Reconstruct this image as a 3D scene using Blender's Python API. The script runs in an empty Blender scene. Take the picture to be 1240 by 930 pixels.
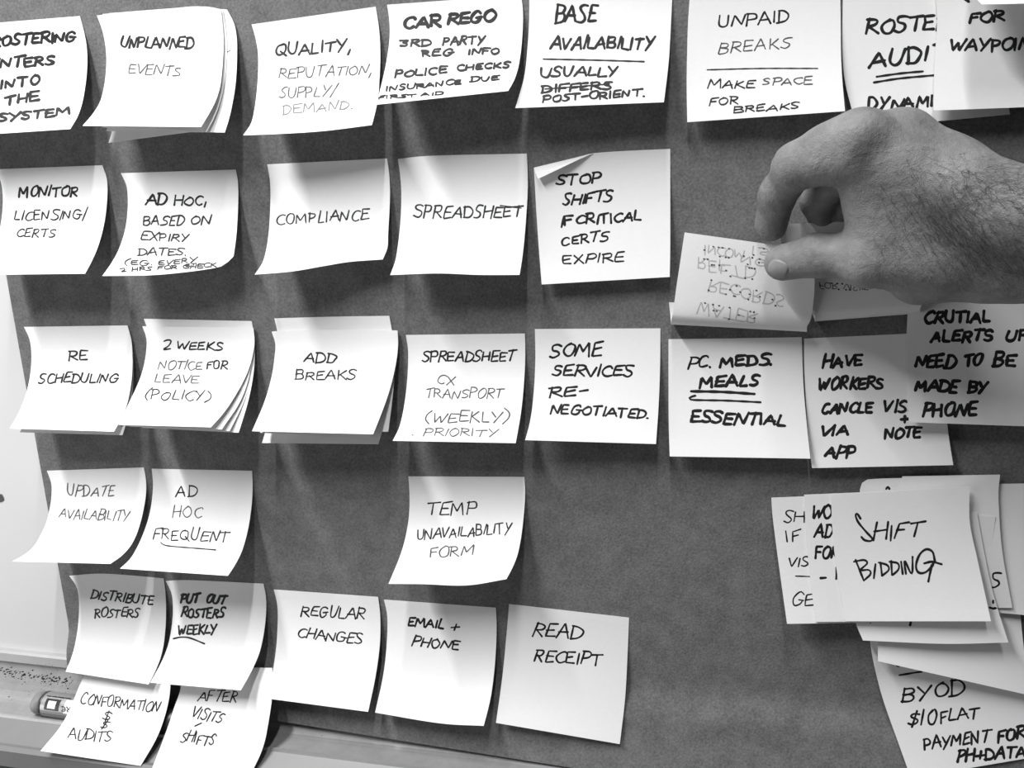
import bpy, math, random
import numpy as np
from mathutils import Vector, Matrix
from mathutils.bvhtree import BVHTree

# ------------------------------------------------------------------ camera
# world: the board is the plane y = 0 facing -Y, x to the right, z up.  The camera stands
# D in front of the board; the foot of its perpendicular is (0, 0, CZ).
D, CZ, FPX = 0.47157562, 1.55, 985.518
a_, b_, c_ = 0.2527469, 0.19312809, -0.01531972
Rx = np.array([[1,0,0],[0,math.cos(a_),-math.sin(a_)],[0,math.sin(a_),math.cos(a_)]])
Ry = np.array([[math.cos(b_),0,math.sin(b_)],[0,1,0],[-math.sin(b_),0,math.cos(b_)]])
Rz = np.array([[math.cos(c_),-math.sin(c_),0],[math.sin(c_),math.cos(c_),0],[0,0,1]])
RB = Rz @ Rx @ Ry                     # board frame (right, down, into board) -> camera (right, down, fwd)
B2W = np.array([[1,0,0],[0,0,1],[0,-1,0]], float)      # (right, down, into) -> world
RIGHT, DOWN, FWD = (B2W @ RB[0], B2W @ RB[1], B2W @ RB[2])
CAM = np.array([0.0, -D, CZ])
scene = bpy.context.scene
cam = bpy.data.objects.new('camera', bpy.data.cameras.new('camera'))
scene.collection.objects.link(cam); scene.camera = cam
cam.matrix_world = Matrix([[RIGHT[i], -DOWN[i], -FWD[i], CAM[i]] for i in range(3)] + [[0,0,0,1]])
cam.data.sensor_fit = 'HORIZONTAL'; cam.data.sensor_width = 36.0
cam.data.lens = FPX / 1240 * 36.0; cam.data.clip_start = 0.01

# ------------------------------------------------------------------ world and lamps
w = bpy.data.worlds.new('room_light'); scene.world = w; w.use_nodes = True
w.node_tree.nodes['Background'].inputs[0].default_value = (1, 1, 1, 1)
w.node_tree.nodes['Background'].inputs[1].default_value = 0.05
def tube(name, x, y0, y1, z, width, power, tilt=0.0):
    """fluorescent ceiling tube running away from the board, shining down"""
    l = bpy.data.lights.new(name, 'AREA'); l.shape = 'RECTANGLE'
    l.size = width; l.size_y = abs(y1 - y0); l.energy = power
    o = bpy.data.objects.new(name, l); scene.collection.objects.link(o)
    o.location = (x, (y0 + y1) / 2, z); o.rotation_euler = (0, tilt, 0)
    return o
tube('ceiling_tube', -0.08, -0.30, -1.30, CZ + 1.25, 0.035, 11.5, 0.5)
tube('ceiling_tube', -0.62, -0.22, -1.0, CZ + 0.85, 0.03, 17, 0.1)
wl = bpy.data.lights.new('left_fill_light', 'AREA'); wl.shape = 'RECTANGLE'; wl.size = 0.7; wl.size_y = 0.9; wl.energy = 3.2  # added fill light, no real source: brightens the board towards the left
wo = bpy.data.objects.new('left_fill_light', wl); scene.collection.objects.link(wo)
wo.location = (-1.10, -0.62, CZ - 0.35); wo.rotation_euler = (0, -math.pi/2, 0)
scene.view_settings.view_transform = 'Standard'
scene.view_settings.look = 'None'; scene.view_settings.gamma = 1.0
scene.view_settings.exposure = 0.6
random.seed(7); rng = np.random.default_rng(7)

# ------------------------------------------------------------------ helpers
def ray(px, py):
    d = RIGHT * (px - 620) + DOWN * (py - 465) + FWD * FPX
    return d
def at(px, py, lift=0.0):
    """point seen at (px, py) standing `lift` metres in front of the board"""
    d = ray(px, py); t = (D - lift) / d[1]
    return CAM + d * t
def atz(px, py, z):
    d = ray(px, py); return CAM + d * ((z - CZ) / d[2])
def material(name, col=0.8, rough=0.8, metal=0.0, bump=0.0, bscale=400, var=0.0, vscale=60, spec=0.3, detail=6, sub=0):
    m = bpy.data.materials.new(name); m.use_nodes = True; nt = m.node_tree; b = nt.nodes['Principled BSDF']
    b.inputs['Base Color'].default_value = (col, col, col, 1); b.inputs['Roughness'].default_value = rough
    b.inputs['Metallic'].default_value = metal; b.inputs['Specular IOR Level'].default_value = spec
    tc = nt.nodes.new('ShaderNodeTexCoord')
    if var:
        n = nt.nodes.new('ShaderNodeTexNoise'); n.inputs['Scale'].default_value = vscale; n.inputs['Detail'].default_value = detail
        n.inputs['Roughness'].default_value = 0.65
        r = nt.nodes.new('ShaderNodeMapRange'); r.inputs['From Min'].default_value = 0.25; r.inputs['From Max'].default_value = 0.75
        r.inputs['To Min'].default_value = col * (1 - var); r.inputs['To Max'].default_value = col * (1 + var)
        nt.links.new(tc.outputs['Object'], n.inputs['Vector']); nt.links.new(n.outputs['Fac'], r.inputs['Value'])
        nt.links.new(r.outputs['Result'], b.inputs['Base Color'])
    if bump:
        n2 = nt.nodes.new('ShaderNodeTexNoise'); n2.inputs['Scale'].default_value = bscale; n2.inputs['Detail'].default_value = 5
        bp = nt.nodes.new('ShaderNodeBump'); bp.inputs['Strength'].default_value = bump; bp.inputs['Distance'].default_value = 0.001
        nt.links.new(tc.outputs['Object'], n2.inputs['Vector']); nt.links.new(n2.outputs['Fac'], bp.inputs['Height'])
        nt.links.new(bp.outputs['Normal'], b.inputs['Normal'])
    return m
def kraft_material():
    m = material('kraft_paper', 0.10, 0.8, bump=0.25, bscale=900, spec=0.12)
    nt = m.node_tree; b = nt.nodes['Principled BSDF']; tc = nt.nodes['Texture Coordinate']
    n1 = nt.nodes.new('ShaderNodeTexNoise'); n1.inputs['Scale'].default_value = 70; n1.inputs['Detail'].default_value = 8; n1.inputs['Roughness'].default_value = 0.7
    n2 = nt.nodes.new('ShaderNodeTexNoise'); n2.inputs['Scale'].default_value = 700; n2.inputs['Detail'].default_value = 3
    mx = nt.nodes.new('ShaderNodeMath'); mx.operation = 'ADD'
    r = nt.nodes.new('ShaderNodeMapRange'); r.inputs['From Min'].default_value = 0.6; r.inputs['From Max'].default_value = 1.4
    r.inputs['To Min'].default_value = 0.085; r.inputs['To Max'].default_value = 0.22
    for n in (n1, n2): nt.links.new(tc.outputs['Object'], n.inputs['Vector'])
    nt.links.new(n1.outputs['Fac'], mx.inputs[0]); nt.links.new(n2.outputs['Fac'], mx.inputs[1])
    nt.links.new(mx.outputs[0], r.inputs['Value']); nt.links.new(r.outputs['Result'], b.inputs['Base Color'])
    return m
M = dict(
    note=material('note_paper', 0.80, 0.85, bump=0.06, bscale=500, var=0.015, vscale=300, spec=0.15),
    kraft=kraft_material(),
    black=material('marker_ink', 0.012, 0.6), grey=material('fading_ink', 0.075, 0.7), pale=material('dry_ink', 0.20, 0.8),
    bleed=material('bled_ink', 0.46, 0.9), enamel=material('whiteboard_enamel', 0.60, 0.35, spec=0.4, var=0.02, vscale=8),
    alu=material('brushed_aluminium', 0.50, 0.42, metal=0.55, var=0.06, vscale=30, bump=0.05),
    tray=material('dusty_aluminium', 0.29, 0.6, metal=0.25, var=0.16, vscale=55, bump=0.15, bscale=300),
    ledge=material('anodised_ledge', 0.20, 0.5, metal=0.2, var=0.05, vscale=30), wall=material('painted_wall', 0.10, 0.9, var=0.5, vscale=40), dust=material('ink_dust', 0.02, 0.9),
    barrel=material('marker_barrel', 0.55, 0.3, metal=0.7), cap=material('marker_cap', 0.03, 0.35, spec=0.5),
    endc=material('marker_end', 0.22, 0.4), label=material('marker_label', 0.75, 0.5),
    hair=material('arm_hair', 0.045, 0.6), nail=material('nail', 0.24, 0.4, spec=0.4, var=0.05, vscale=300))
def make_skin():
    m = material('skin', 0.25, 0.55, spec=0.35)
    nt = m.node_tree; b = nt.nodes['Principled BSDF']; tc = nt.nodes['Texture Coordinate']
    b.inputs['Subsurface Weight'].default_value = 0.08; b.inputs['Subsurface Radius'].default_value = (0.003, 0.003, 0.003)
    n1 = nt.nodes.new('ShaderNodeTexNoise'); n1.inputs['Scale'].default_value = 70; n1.inputs['Detail'].default_value = 7; n1.inputs['Roughness'].default_value = 0.65
    r = nt.nodes.new('ShaderNodeMapRange'); r.inputs['From Min'].default_value = 0.3; r.inputs['From Max'].default_value = 0.7
    r.inputs['To Min'].default_value = 0.15; r.inputs['To Max'].default_value = 0.26
    v = nt.nodes.new('ShaderNodeTexVoronoi'); v.inputs['Scale'].default_value = 900; v.feature = 'DISTANCE_TO_EDGE'
    n2 = nt.nodes.new('ShaderNodeTexNoise'); n2.inputs['Scale'].default_value = 260; n2.inputs['Detail'].default_value = 6
    b1 = nt.nodes.new('ShaderNodeBump'); b1.inputs['Strength'].default_value = 0.35; b1.inputs['Distance'].default_value = 0.0006
    b2 = nt.nodes.new('ShaderNodeBump'); b2.inputs['Strength'].default_value = 0.6; b2.inputs['Distance'].default_value = 0.0012
    for n in (n1, v, n2): nt.links.new(tc.outputs['Object'], n.inputs['Vector'])
    nt.links.new(n1.outputs['Fac'], r.inputs['Value']); nt.links.new(r.outputs['Result'], b.inputs['Base Color'])
    nt.links.new(v.outputs['Distance'], b1.inputs['Height']); nt.links.new(n2.outputs['Fac'], b2.inputs['Height'])
    nt.links.new(b1.outputs['Normal'], b2.inputs['Normal']); nt.links.new(b2.outputs['Normal'], b.inputs['Normal'])
    return m
M['skin'] = make_skin()

def mesh_obj(name, verts, faces, mat, parent=None, smooth=False):
    me = bpy.data.meshes.new(name); me.from_pydata([tuple(map(float, v)) for v in verts], [], faces); me.update()
    me.polygons.foreach_set('use_smooth', [bool(smooth)] * len(me.polygons))
    me.materials.append(mat)
    o = bpy.data.objects.new(name, me); scene.collection.objects.link(o)
    if parent: o.parent = parent; o.matrix_parent_inverse = parent.matrix_world.inverted()
    return o
def tag(o, label=None, cat=None, group=None, kind=None):
    if label: o['label'] = label
    if cat: o['category'] = cat
    if group: o['group'] = group
    if kind: o['kind'] = kind
    return o
def empty(name, loc):
    o = bpy.data.objects.new(name, None); o.empty_display_size = 0.01; scene.collection.objects.link(o)
    o.location = loc; bpy.context.view_layer.update(); return o
def box(name, x0, x1, y0, y1, z0, z1, mat, parent=None):
    v = [(x, y, z) for x in (x0, x1) for y in (y0, y1) for z in (z0, z1)]
    f = [(0,1,3,2),(4,6,7,5),(0,4,5,1),(2,3,7,6),(0,2,6,4),(1,5,7,3)]
    return mesh_obj(name, v, f, mat, parent)
def extrude_x(name, profile, x0, x1, mat, parent=None):
    """closed (y, z) profile extruded along x"""
    n = len(profile)
    v = [(x0, y, z) for y, z in profile] + [(x1, y, z) for y, z in profile]
    f = [(i, (i+1) % n, (i+1) % n + n, i + n) for i in range(n)] + [tuple(range(n))[::-1], tuple(range(n, 2*n))]
    return mesh_obj(name, v, f, mat, parent)
def resample(P, n, samples=12):
    """Catmull-Rom through the points P, resampled at n equal arc lengths"""
    P = np.asarray(P, float)
    if len(P) > 2:
        Q = np.vstack([2*P[0]-P[1], P, 2*P[-1]-P[-2]]); out = []
        for i in range(1, len(Q)-2):
            for t in np.linspace(0, 1, samples, endpoint=False):
                a, b, c, d = Q[i-1], Q[i], Q[i+1], Q[i+2]
                out.append(0.5*((2*b)+(-a+c)*t+(2*a-5*b+4*c-d)*t*t+(-a+3*b-3*c+d)*t**3))
        out.append(P[-1]); P = np.array(out)
    s = np.r_[0, np.cumsum(np.linalg.norm(np.diff(P, axis=0), axis=1))]
    u = np.linspace(0, s[-1], n)
    return np.stack([np.interp(u, s, P[:, k]) for k in range(P.shape[1])], 1)

# ------------------------------------------------------------------ setting: wall, whiteboard, tray
box('wall_back', -1.6, 1.3, 0.03, 0.08, 0.0, 3.0, M['wall'])['kind'] = 'structure'
board = empty('whiteboard', (-0.3, 0.0, CZ - 0.36))
tag(board, 'white enamel whiteboard with an aluminium frame behind the dark paper', 'whiteboard')
zr = at(0, 785)[2]; zt = at(0, 797)[2]
box('writing_surface', -1.3, 1.0, 0.0015, 0.02, zr - 0.003, CZ + 0.6, M['enamel'], board)
# bottom rail: rounded aluminium strip
extrude_x('bottom_rail', [(0.02, zr), (-0.002, zr), (-0.004, zr-0.001), (-0.004, zt+0.001), (-0.003, zt), (0.02, zt)], -1.3, 1.0, M['alu'], board)
# a stain on the enamel
mk = []
for i in range(14):
    a = i/14*2*math.pi; p = at(-1 + 4*math.cos(a)*(1+.2*math.sin(3*a)), 604 + 5*math.sin(a)); mk.append((p[0], 0.0012, p[2]))
mesh_obj('ink_mark', mk, [tuple(range(14))], M['grey'], board)
# tray below the board: sloping back wall, floor, rib, ledge and lip
def lift_on(px, py, z): return -atz(px, py, z)[1]
l1, l2 = 0.030, 0.046
zrib = at(0, 864, l1)[2]; zlip = at(0, 901, l2)[2]
zf = zrib - 0.0012                                     # height of the tray floor
print('tray', zt, zrib, zlip)
tray = empty('pen_tray', (-0.3, -0.02, zf))
tag(tray, 'dusty aluminium pen tray along the bottom of the whiteboard', 'tray')
W0, W1 = -1.3, 1.0
def back(l):                                           # height of the trough surface at lift l
    t = min(1, max(0, (l-0.001)/0.018)); return zf + (zt-0.001-zf)*(1-t)**3.0
prof = [(-l, back(l)) for l in np.linspace(0.001, 0.021, 9)] + [(-l1, zf), (-l1, zf-0.002)] + [(-l, back(l)-0.002) for l in np.linspace(0.021, 0.001, 9)]
o_ = extrude_x('tray_trough', prof, W0, W1, M['tray'], tray)
extrude_x('tray_rib', [(-l1+0.0006, zf-0.002), (-l1+0.0006, zrib), (-l1-0.0012, zrib+0.0003), (-l1-0.002, zrib-0.003)], W0, W1, M['alu'], tray)
extrude_x('tray_ledge', [(-l1-0.0015, zrib-0.0015), (-l2, zlip), (-l2, zlip-0.003), (-l1-0.0015, zrib-0.0045)], W0, W1, M['ledge'], tray)
extrude_x('tray_lip', [(-l2+0.0005, zlip-0.014), (-l2+0.0005, zlip+0.0008), (-l2-0.0025, zlip+0.0014), (-l2-0.005, zlip-0.001), (-l2-0.005, zlip-0.014)], W0, W1, M['ledge'], tray)
def on_tray(px, py, up=0.0):
    lo_, hi_ = 0.001, l1
    for _ in range(30):
        m = (lo_+hi_)/2
        if at(px, py, m)[2] > back(m): lo_ = m
        else: hi_ = m
    return at(px, py, lo_) + np.array([0, -up*.3, up])
# dust and eraser crumbs on the tray floor
cv, cf = [], []
def crumb(px, py, r):
    p = on_tray(px, py, r*0.3); k = len(cv)
    for dx, dy, dz in ((1,0,0),(-1,0,0),(0,1,0),(0,-1,0),(0,0,1),(0,0,-1)):
        s = r*random.uniform(.6, 1.3); cv.append((p[0]+dx*s, p[1]+dy*s, p[2]+dz*s*.6))
    for f in ((0,2,4),(2,1,4),(1,3,4),(3,0,4),(2,0,5),(1,2,5),(3,1,5),(0,3,5)): cf.append(tuple(k+i for i in f))
for _ in range(150):
    t = random.random()**0.8; crumb(t*88, 813 + t*14 + random.gauss(0, 3.2), random.uniform(.0003, .0011))
for _ in range(70): crumb(random.uniform(-5, 90), random.uniform(803, 862), random.uniform(.0001, .0004))
for px, py, r in ((11,844,.0007),(14.5,851,.0006),(19.5,855,.0006),(344,893,.001),(361,908,.001),(372,907,.0009),(382,912,.0007),(402,914,.0007),(418,914,.0007),(443,912,.0006),(363,906,.001),
                  (492,915,.001),(497,928,.001),(541,925,.0011),(442,920,.0006),(345,893,.0006),(390,891,.0004)): crumb(px, py, r)
crumbs = mesh_obj('eraser_crumbs', cv, cf, M['dust'])
tag(crumbs, 'black marker dust and crumbs scattered over the tray floor', 'dust', kind='stuff')

# marker lying in the tray
def marker():
    rad = 0.0088
    zc = zf + rad + 0.0004
    A = at(50, 851, l1 - 0.0092); print('marker', A[2] - rad - zf); Bq = A + np.array([0.118, -0.0015, 0.0]); ax = (Bq - A) / np.linalg.norm(Bq - A)
    up = np.array([0, 0, 1.0]); side = np.cross(ax, up)
    root = empty('marker_pen', tuple(A - up*rad))
    tag(root, 'silver marker pen with a printed label lying in the tray behind a note', 'marker')
    def lathe(name, prof, mat, par, a0=0, a1=2*math.pi, n=40, off=0.0):
        v, f = [], []; full = abs(a1-a0-2*math.pi) < 1e-6; m = n if full else n+1
        for s, r in prof:
            for i in range(m):
                a = a0 + (a1-a0)*i/n; v.append(A + ax*s + (side*math.cos(a) + up*math.sin(a))*(r+off))
        for j in range(len(prof)-1):
            for i in range(n):
                i2 = (i+1) % m; f.append((j*m+i, j*m+i2, (j+1)*m+i2, (j+1)*m+i))
        if full and 1: f.append(tuple(range(m))[::-1]); f.append(tuple(range((len(prof)-1)*m, len(prof)*m)))
        return mesh_obj(name, v, f, mat, par, smooth=True)
    lathe('end_plug', [(-.0035,.006),(-.003,.0074),(-.001,.0082),(.004,.0084)], M['endc'], root)
    lathe('end_ring', [(.0038,.0086),(.0042,.0089),(.0062,.0089),(.0064,.0087)], M['cap'], root)
    bar = lathe('barrel', [(.006,rad),(.0065,.00875),(.07,.00875),(.072,.0084)], M['barrel'], root)
    lathe('cap', [(.071,.0092),(.072,.0097),(.112,.0092),(.116,.0085),(.118,.006)], M['cap'], root)
    # printed parts of the barrel
    def patch(name, s0, s1, d0, d1, mat, off):
        return lathe(name, [(s0, rad), ((s0+s1)/2, rad), (s1, rad)], mat, bar, math.radians(d0), math.radians(d1), 10, off)
    # angles measured from the board side over the top to the front
    sgn = 1 if side[1] > 0 else -1
    def ang(t): return t if sgn > 0 else 180 - t
    patch('dark_band', .006, .07, ang(188), ang(225), M['endc'], .00003)
    patch('dark_band', .006, .07, ang(62), ang(106), M['endc'], .00003)
    patch('logo_panel', .010, .022, ang(116), ang(168), M['cap'], .00012)
    patch('logo_field', .0125, .0190, ang(126), ang(160), M['label'], .00018)
    patch('paper_label', .026, .066, ang(112), ang(176), M['label'], .00005)
    return root, bar, A, ax, side, up, rad, ang
MK = marker()

# dark kraft paper hanging on the board
def sheet_from_grid(name, G, mat, th, parent=None, nrm=None):
    """G: (nv, nu, 3) grid of the front face; returns a thin closed sheet"""
    nv, nu = G.shape[:2]
    du = np.gradient(G, axis=1); dv = np.gradient(G, axis=0); n = np.cross(du, dv); n /= np.linalg.norm(n, axis=2, keepdims=True) + 1e-12
    Bk = G - n*th if nrm is None else G + nrm*th
    v = np.vstack([G.reshape(-1, 3), Bk.reshape(-1, 3)]); o = nv*nu; f = []
    for j in range(nv-1):
        for i in range(nu-1):
            a = j*nu+i; f.append((a, a+nu, a+nu+1, a+1)); f.append((o+a, o+a+1, o+a+nu+1, o+a+nu))
    rim = [i for i in range(nu)] + [j*nu+nu-1 for j in range(1, nv)] + [(nv-1)*nu+i for i in range(nu-2, -1, -1)] + [j*nu for j in range(nv-2, 0, -1)]
    for k in range(len(rim)): a, b = rim[k], rim[(k+1) % len(rim)]; f.append((a, b, b+o, a+o))
    ob = mesh_obj(name, v, f, mat, parent); k = 2*(nv-1)*(nu-1)
    ob.data.polygons.foreach_set('use_smooth', [i < k for i in range(len(f))])
    rimv = set(rim); me = ob.data; n_ = nv*nu
    ev = np.zeros(len(me.edges)*2, np.int32); me.edges.foreach_get('vertices', ev); ev = ev.reshape(-1, 2)
    rm = np.zeros(2*n_, bool); rm[rim] = True; rm[[r + n_ for r in rim]] = True
    jj, ii = (ev % n_)//nu, (ev % n_) % nu
    same = ((jj[:, 0] == jj[:, 1]) & ((jj[:, 0] == 0) | (jj[:, 0] == nv-1))) | ((ii[:, 0] == ii[:, 1]) & ((ii[:, 0] == 0) | (ii[:, 0] == nu-1)))
    me.edges.foreach_set('use_edge_sharp', (same & rm[ev[:, 0]] & rm[ev[:, 1]]).tolist()); me.update(); return ob
e0 = at(7, 330); e1 = at(90, 795); b0 = at(331, 873, .0145); b1 = at(560, 909, .0153)
sl = (e1[0]-e0[0])/(e1[2]-e0[2]); bs = (b1[2]-b0[2])/(b1[0]-b0[0])
nvv, nuu = 110, 60; G = np.zeros((nvv, nuu, 3)); ztop = CZ + 0.32; xr = 0.42
for j in range(nvv):
    for i in range(nuu):
        u = i/(nuu-1); v = j/(nvv-1)
        xb = e1[0] + (b0[2]-e1[2])*sl if False else None
        # bottom corner of the left edge meets the bottom edge
        zbl = b0[2] + bs*(e1[0]-b0[0]); xl_b = e0[0] + sl*(zbl - e0[2]); xl_t = e0[0] + sl*(ztop - e0[2])
        xb_ = xl_b + (xr-xl_b)*u; zb_ = b0[2] + bs*(xb_-b0[0]); zb_ = max(zb_, zf + .002); xt_ = xl_t + (xr-xl_t)*u
        hgt0 = zb_
        zb_ += 0.016*math.exp(-((xb_-xl_b)/0.03)**2)
        x = xt_ + (xb_-xt_)*v; z = ztop + (zb_-ztop)*v
        hgt = z - hgt0                                    # distance above the bottom edge
        tt = min(1, max(0, (z-zr-0.003)/0.024)); lift = 0.0075*(1-tt*tt*(3-2*tt)) + 0.0003 + 0.25*max(0, zr - z)
        lift *= (1 - 0.0*u); G[j, i] = (x, -lift, z)
G[:, :, 1] += 0.0003
kraft = sheet_from_grid('kraft_paper', G, M['kraft'], 0.00025)
tag(kraft, 'large sheet of dark brown kraft paper hung over the whiteboard', 'paper')

# ------------------------------------------------------------------ handwriting
FONT = {
'A': (.8, [[(0,0),(.4,1),(.8,0)],[(.12,.35),(.7,.38)]]), 'B': (.7, [[(.05,0),(.05,1)],[(.05,1),(.5,.95),(.6,.75),(.45,.55),(.05,.52)],[(.05,.52),(.5,.5),(.7,.25),(.5,.03),(.02,0)]]),
'C': (.7, [[(.68,.85),(.5,.98),(.2,.85),(.03,.5),(.12,.15),(.4,0),(.7,.12)]]), 'D': (.75, [[(.08,0),(.08,1)],[(.0,.98),(.4,.95),(.72,.65),(.7,.3),(.45,.05),(0,0)]]),
'E': (.65, [[(.62,.98),(.06,.95),(.05,.5),(.04,.02),(.65,.05)],[(.05,.5),(.52,.54)]]), 'F': (.6, [[(.65,1),(.08,.95),(.05,0)],[(.06,.5),(.5,.53)]]),
'G': (.8, [[(.7,.85),(.5,1),(.2,.88),(.03,.5),(.12,.12),(.4,0),(.66,.15),(.7,.42)],[(.4,.45),(.85,.45)]]), 'H': (.75, [[(.05,1),(.03,0)],[(.7,1),(.68,0)],[(.04,.48),(.7,.54)]]),
'I': (.18, [[(.1,1),(.08,0)]]), 'J': (.5, [[(.45,1),(.45,.2),(.25,0),(0,.15)]]), 'K': (.7, [[(.05,1),(.05,0)],[(.62,.98),(.08,.45)],[(.15,.5),(.7,.02)]]),
'L': (.6, [[(.08,1),(.03,.05),(.6,.04)]]), 'M': (.95, [[(0,0),(.1,.95),(.42,.3),(.78,1),(.9,0)]]), 'N': (.8, [[(.02,0),(.08,.95),(.62,.05),(.75,1)]]),
'O': (.75, [[(.4,1),(.1,.8),(.03,.4),(.25,.02),(.6,.1),(.74,.5),(.62,.9),(.38,1)]]), 'P': (.65, [[(.05,0),(.08,1)],[(0,.95),(.45,.98),(.64,.78),(.5,.52),(.08,.45)]]),
'Q': (.8, [[(.4,1),(.1,.8),(.03,.4),(.25,.02),(.6,.1),(.74,.5),(.62,.9),(.38,1)],[(.4,.3),(.85,-.12)]]), 'R': (.72, [[(.05,0),(.08,1)],[(0,.95),(.45,.98),(.62,.78),(.48,.55),(.1,.48)],[(.2,.5),(.72,.02)]]),
'S': (.65, [[(.64,.9),(.4,1),(.12,.88),(.15,.62),(.5,.42),(.58,.18),(.3,0),(0,.08)]]), 'T': (.75, [[(0,.93),(.78,1)],[(.4,.97),(.35,0)]]),
'U': (.75, [[(.03,1),(.05,.3),(.3,0),(.6,.15),(.7,1)]]), 'V': (.7, [[(0,1),(.3,0),(.72,1)]]), 'W': (1.0, [[(0,1),(.2,.02),(.5,.75),(.7,.02),(1.0,1)]]),
'X': (.7, [[(0,1),(.7,0)],[(.65,1),(.02,0)]]), 'Y': (.7, [[(0,1),(.3,.5)],[(.72,1),(.15,-.1)]]), 'Z': (.7, [[(0,1),(.7,1),(0,0),(.7,0)]]),
'0': (.65, [[(.35,1),(.05,.6),(.15,.1),(.45,.02),(.62,.5),(.5,.9),(.35,1)]]), '1': (.2, [[(.12,1),(.08,0)]]), '2': (.65, [[(0,.8),(.3,1),(.55,.8),(.4,.4),(0,.03),(.65,.05)]]),
'3': (.65, [[(0,.95),(.6,.95),(.3,.55)],[(.3,.55),(.6,.35),(.45,.05),(0,.08)]]), '$': (.6, [[(.6,.85),(.3,.92),(.08,.7),(.5,.4),(.5,.15),(.25,.05),(0,.15)],[(.4,1.12),(.2,-.12)]]),
'+': (.7, [[(.35,.85),(.33,.1)],[(0,.45),(.7,.5)]]), '-': (.5, [[(.02,.42),(.48,.47)]]), '.': (.15, [[(.05,.03),(.1,.0)]]), ',': (.2, [[(.15,.15),(.03,-.25)]]),
'/': (.45, [[(.5,1.3),(0,-.15)]]), '(': (.4, [[(.4,1.2),(.1,.8),(.05,.3),(.3,-.15)]]), ')': (.4, [[(.05,1.2),(.38,.8),(.35,.3),(0,-.2)]]), ' ': (.45, []),
}
def word_strokes(text, x0, y0, x1, y1, h, slant=0.2, flip=False, arc=0.0):
    """polylines in photograph coordinates for a word written between two baseline points"""
    r = random.Random(text + str(int(x0)) + str(int(y0)))
    adv = []; x = 0
    for ch in text: adv.append(x); x += FONT[ch][0] + .15
    tot = x - .15; b = np.array([x1-x0, y1-y0], float); L = np.hypot(*b); e = b/L
    up = np.array([e[1], -e[0]]); up = up if up[1] < 0 else -up
    sx = L/tot; out = []
    for ch, a in zip(text, adv):
        s = 1 + r.uniform(-.14, .14); dy = r.uniform(-.09, .09); sk = slant + r.uniform(-.13, .13); wd = 1 + r.uniform(-.06, .1)
        for st in FONT[ch][1]:
            st = [(p[0]*wd + r.uniform(-.055, .055), p[1]*s + r.uniform(-.055, .055)) for p in st]
            if flip: st = [(p[0], 1-p[1]) for p in st]
            q = [(np.array([x0, y0]) + e*((a+p[0])*sx + sk*p[1]*h) + up*((p[1]+dy)*h + arc*math.sin(math.pi*(a+p[0])/tot))) for p in st]
            angular = ch in 'AEFHIKLMNTVWXYZ/+-1'
            if len(q) > 2 and not angular: q = resample(q, max(4, len(q)*4))
            out.append(np.array(q))
    return out
def ink_mesh(name, strokes, wpx, hitf, mat, parent, off=0.00016, dens=1.6):
    """ribbons of ink lying on a surface"""
    v, f = [], []; rj = random.Random(len(strokes)*7 + int(strokes[0][0][0]))
    for st in strokes:
        s = np.r_[0, np.cumsum(np.linalg.norm(np.diff(st, axis=0), axis=1))]; L = s[-1]
        n = max(2, int(L/dens)+1); u = np.linspace(0, L, n); P = np.stack([np.interp(u, s, st[:, 0]), np.interp(u, s, st[:, 1])], 1)
        T = np.gradient(P, axis=0) if n > 1 else np.array([[1, 0]]*n); T /= np.linalg.norm(T, axis=1, keepdims=True) + 1e-9
        Nn = np.stack([-T[:, 1], T[:, 0]], 1); ph = rj.uniform(0, 6)
        # rounded caps
        P = np.vstack([P[0]-T[0]*wpx*.45, P[0]-T[0]*wpx*.2, P, P[-1]+T[-1]*wpx*.2, P[-1]+T[-1]*wpx*.45]); Nn = np.vstack([Nn[0], Nn[0], Nn, Nn[-1], Nn[-1]])
        m = len(P); wid = np.full(m, wpx/2.0)*(1 + .14*np.sin(np.arange(m)*.55+ph)); wid[0] *= .35; wid[-1] *= .3; wid[1] *= .85; wid[-2] *= .8
        prev = None
        for k in range(m):
            a = hitf(*(P[k] + Nn[k]*wid[k]), off); b = hitf(*(P[k] - Nn[k]*wid[k]), off)
            if a is None or b is None: prev = None; continue
            v += [a, b]; c = len(v) - 2
            if prev is not None: f.append((prev, prev+1, c+1, c))
            prev = c
    if f:
        o = mesh_obj(name, v, f, mat, parent)
        if len(strokes) <= 8: o['kind'] = 'stuff'
        return o
def surf_hit(bvh):
    cv_ = Vector(CAM)
    def h(px, py, off):
        d = Vector(ray(px, py)).normalized(); loc, n, i, dist = bvh.ray_cast(cv_, d)
        if loc is None: return None
        if n.dot(d) > 0: n = -n
        return loc + n*off
    return h

# print on the marker barrel (upside down, as it lies)
mkb = MK[1].data; vv_ = [MK[1].matrix_world @ v.co for v in mkb.vertices]
mh = surf_hit(BVHTree.FromPolygons(vv_, [tuple(p.vertices) for p in mkb.polygons]))
st_ = word_strokes('RE', 85, 857, 75, 855.5, -5.0) + [np.array([(57.5, 843), (62, 843.4)]), np.array([(63.5, 843.6), (69, 844.2)]), np.array([(70.5, 844.5), (78, 845.4)]), np.array([(79.5, 845.6), (86, 846.5)])]
ink_mesh('printed_text', st_, 1.1, mh, M['black'], MK[1], off=.0003)

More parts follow.
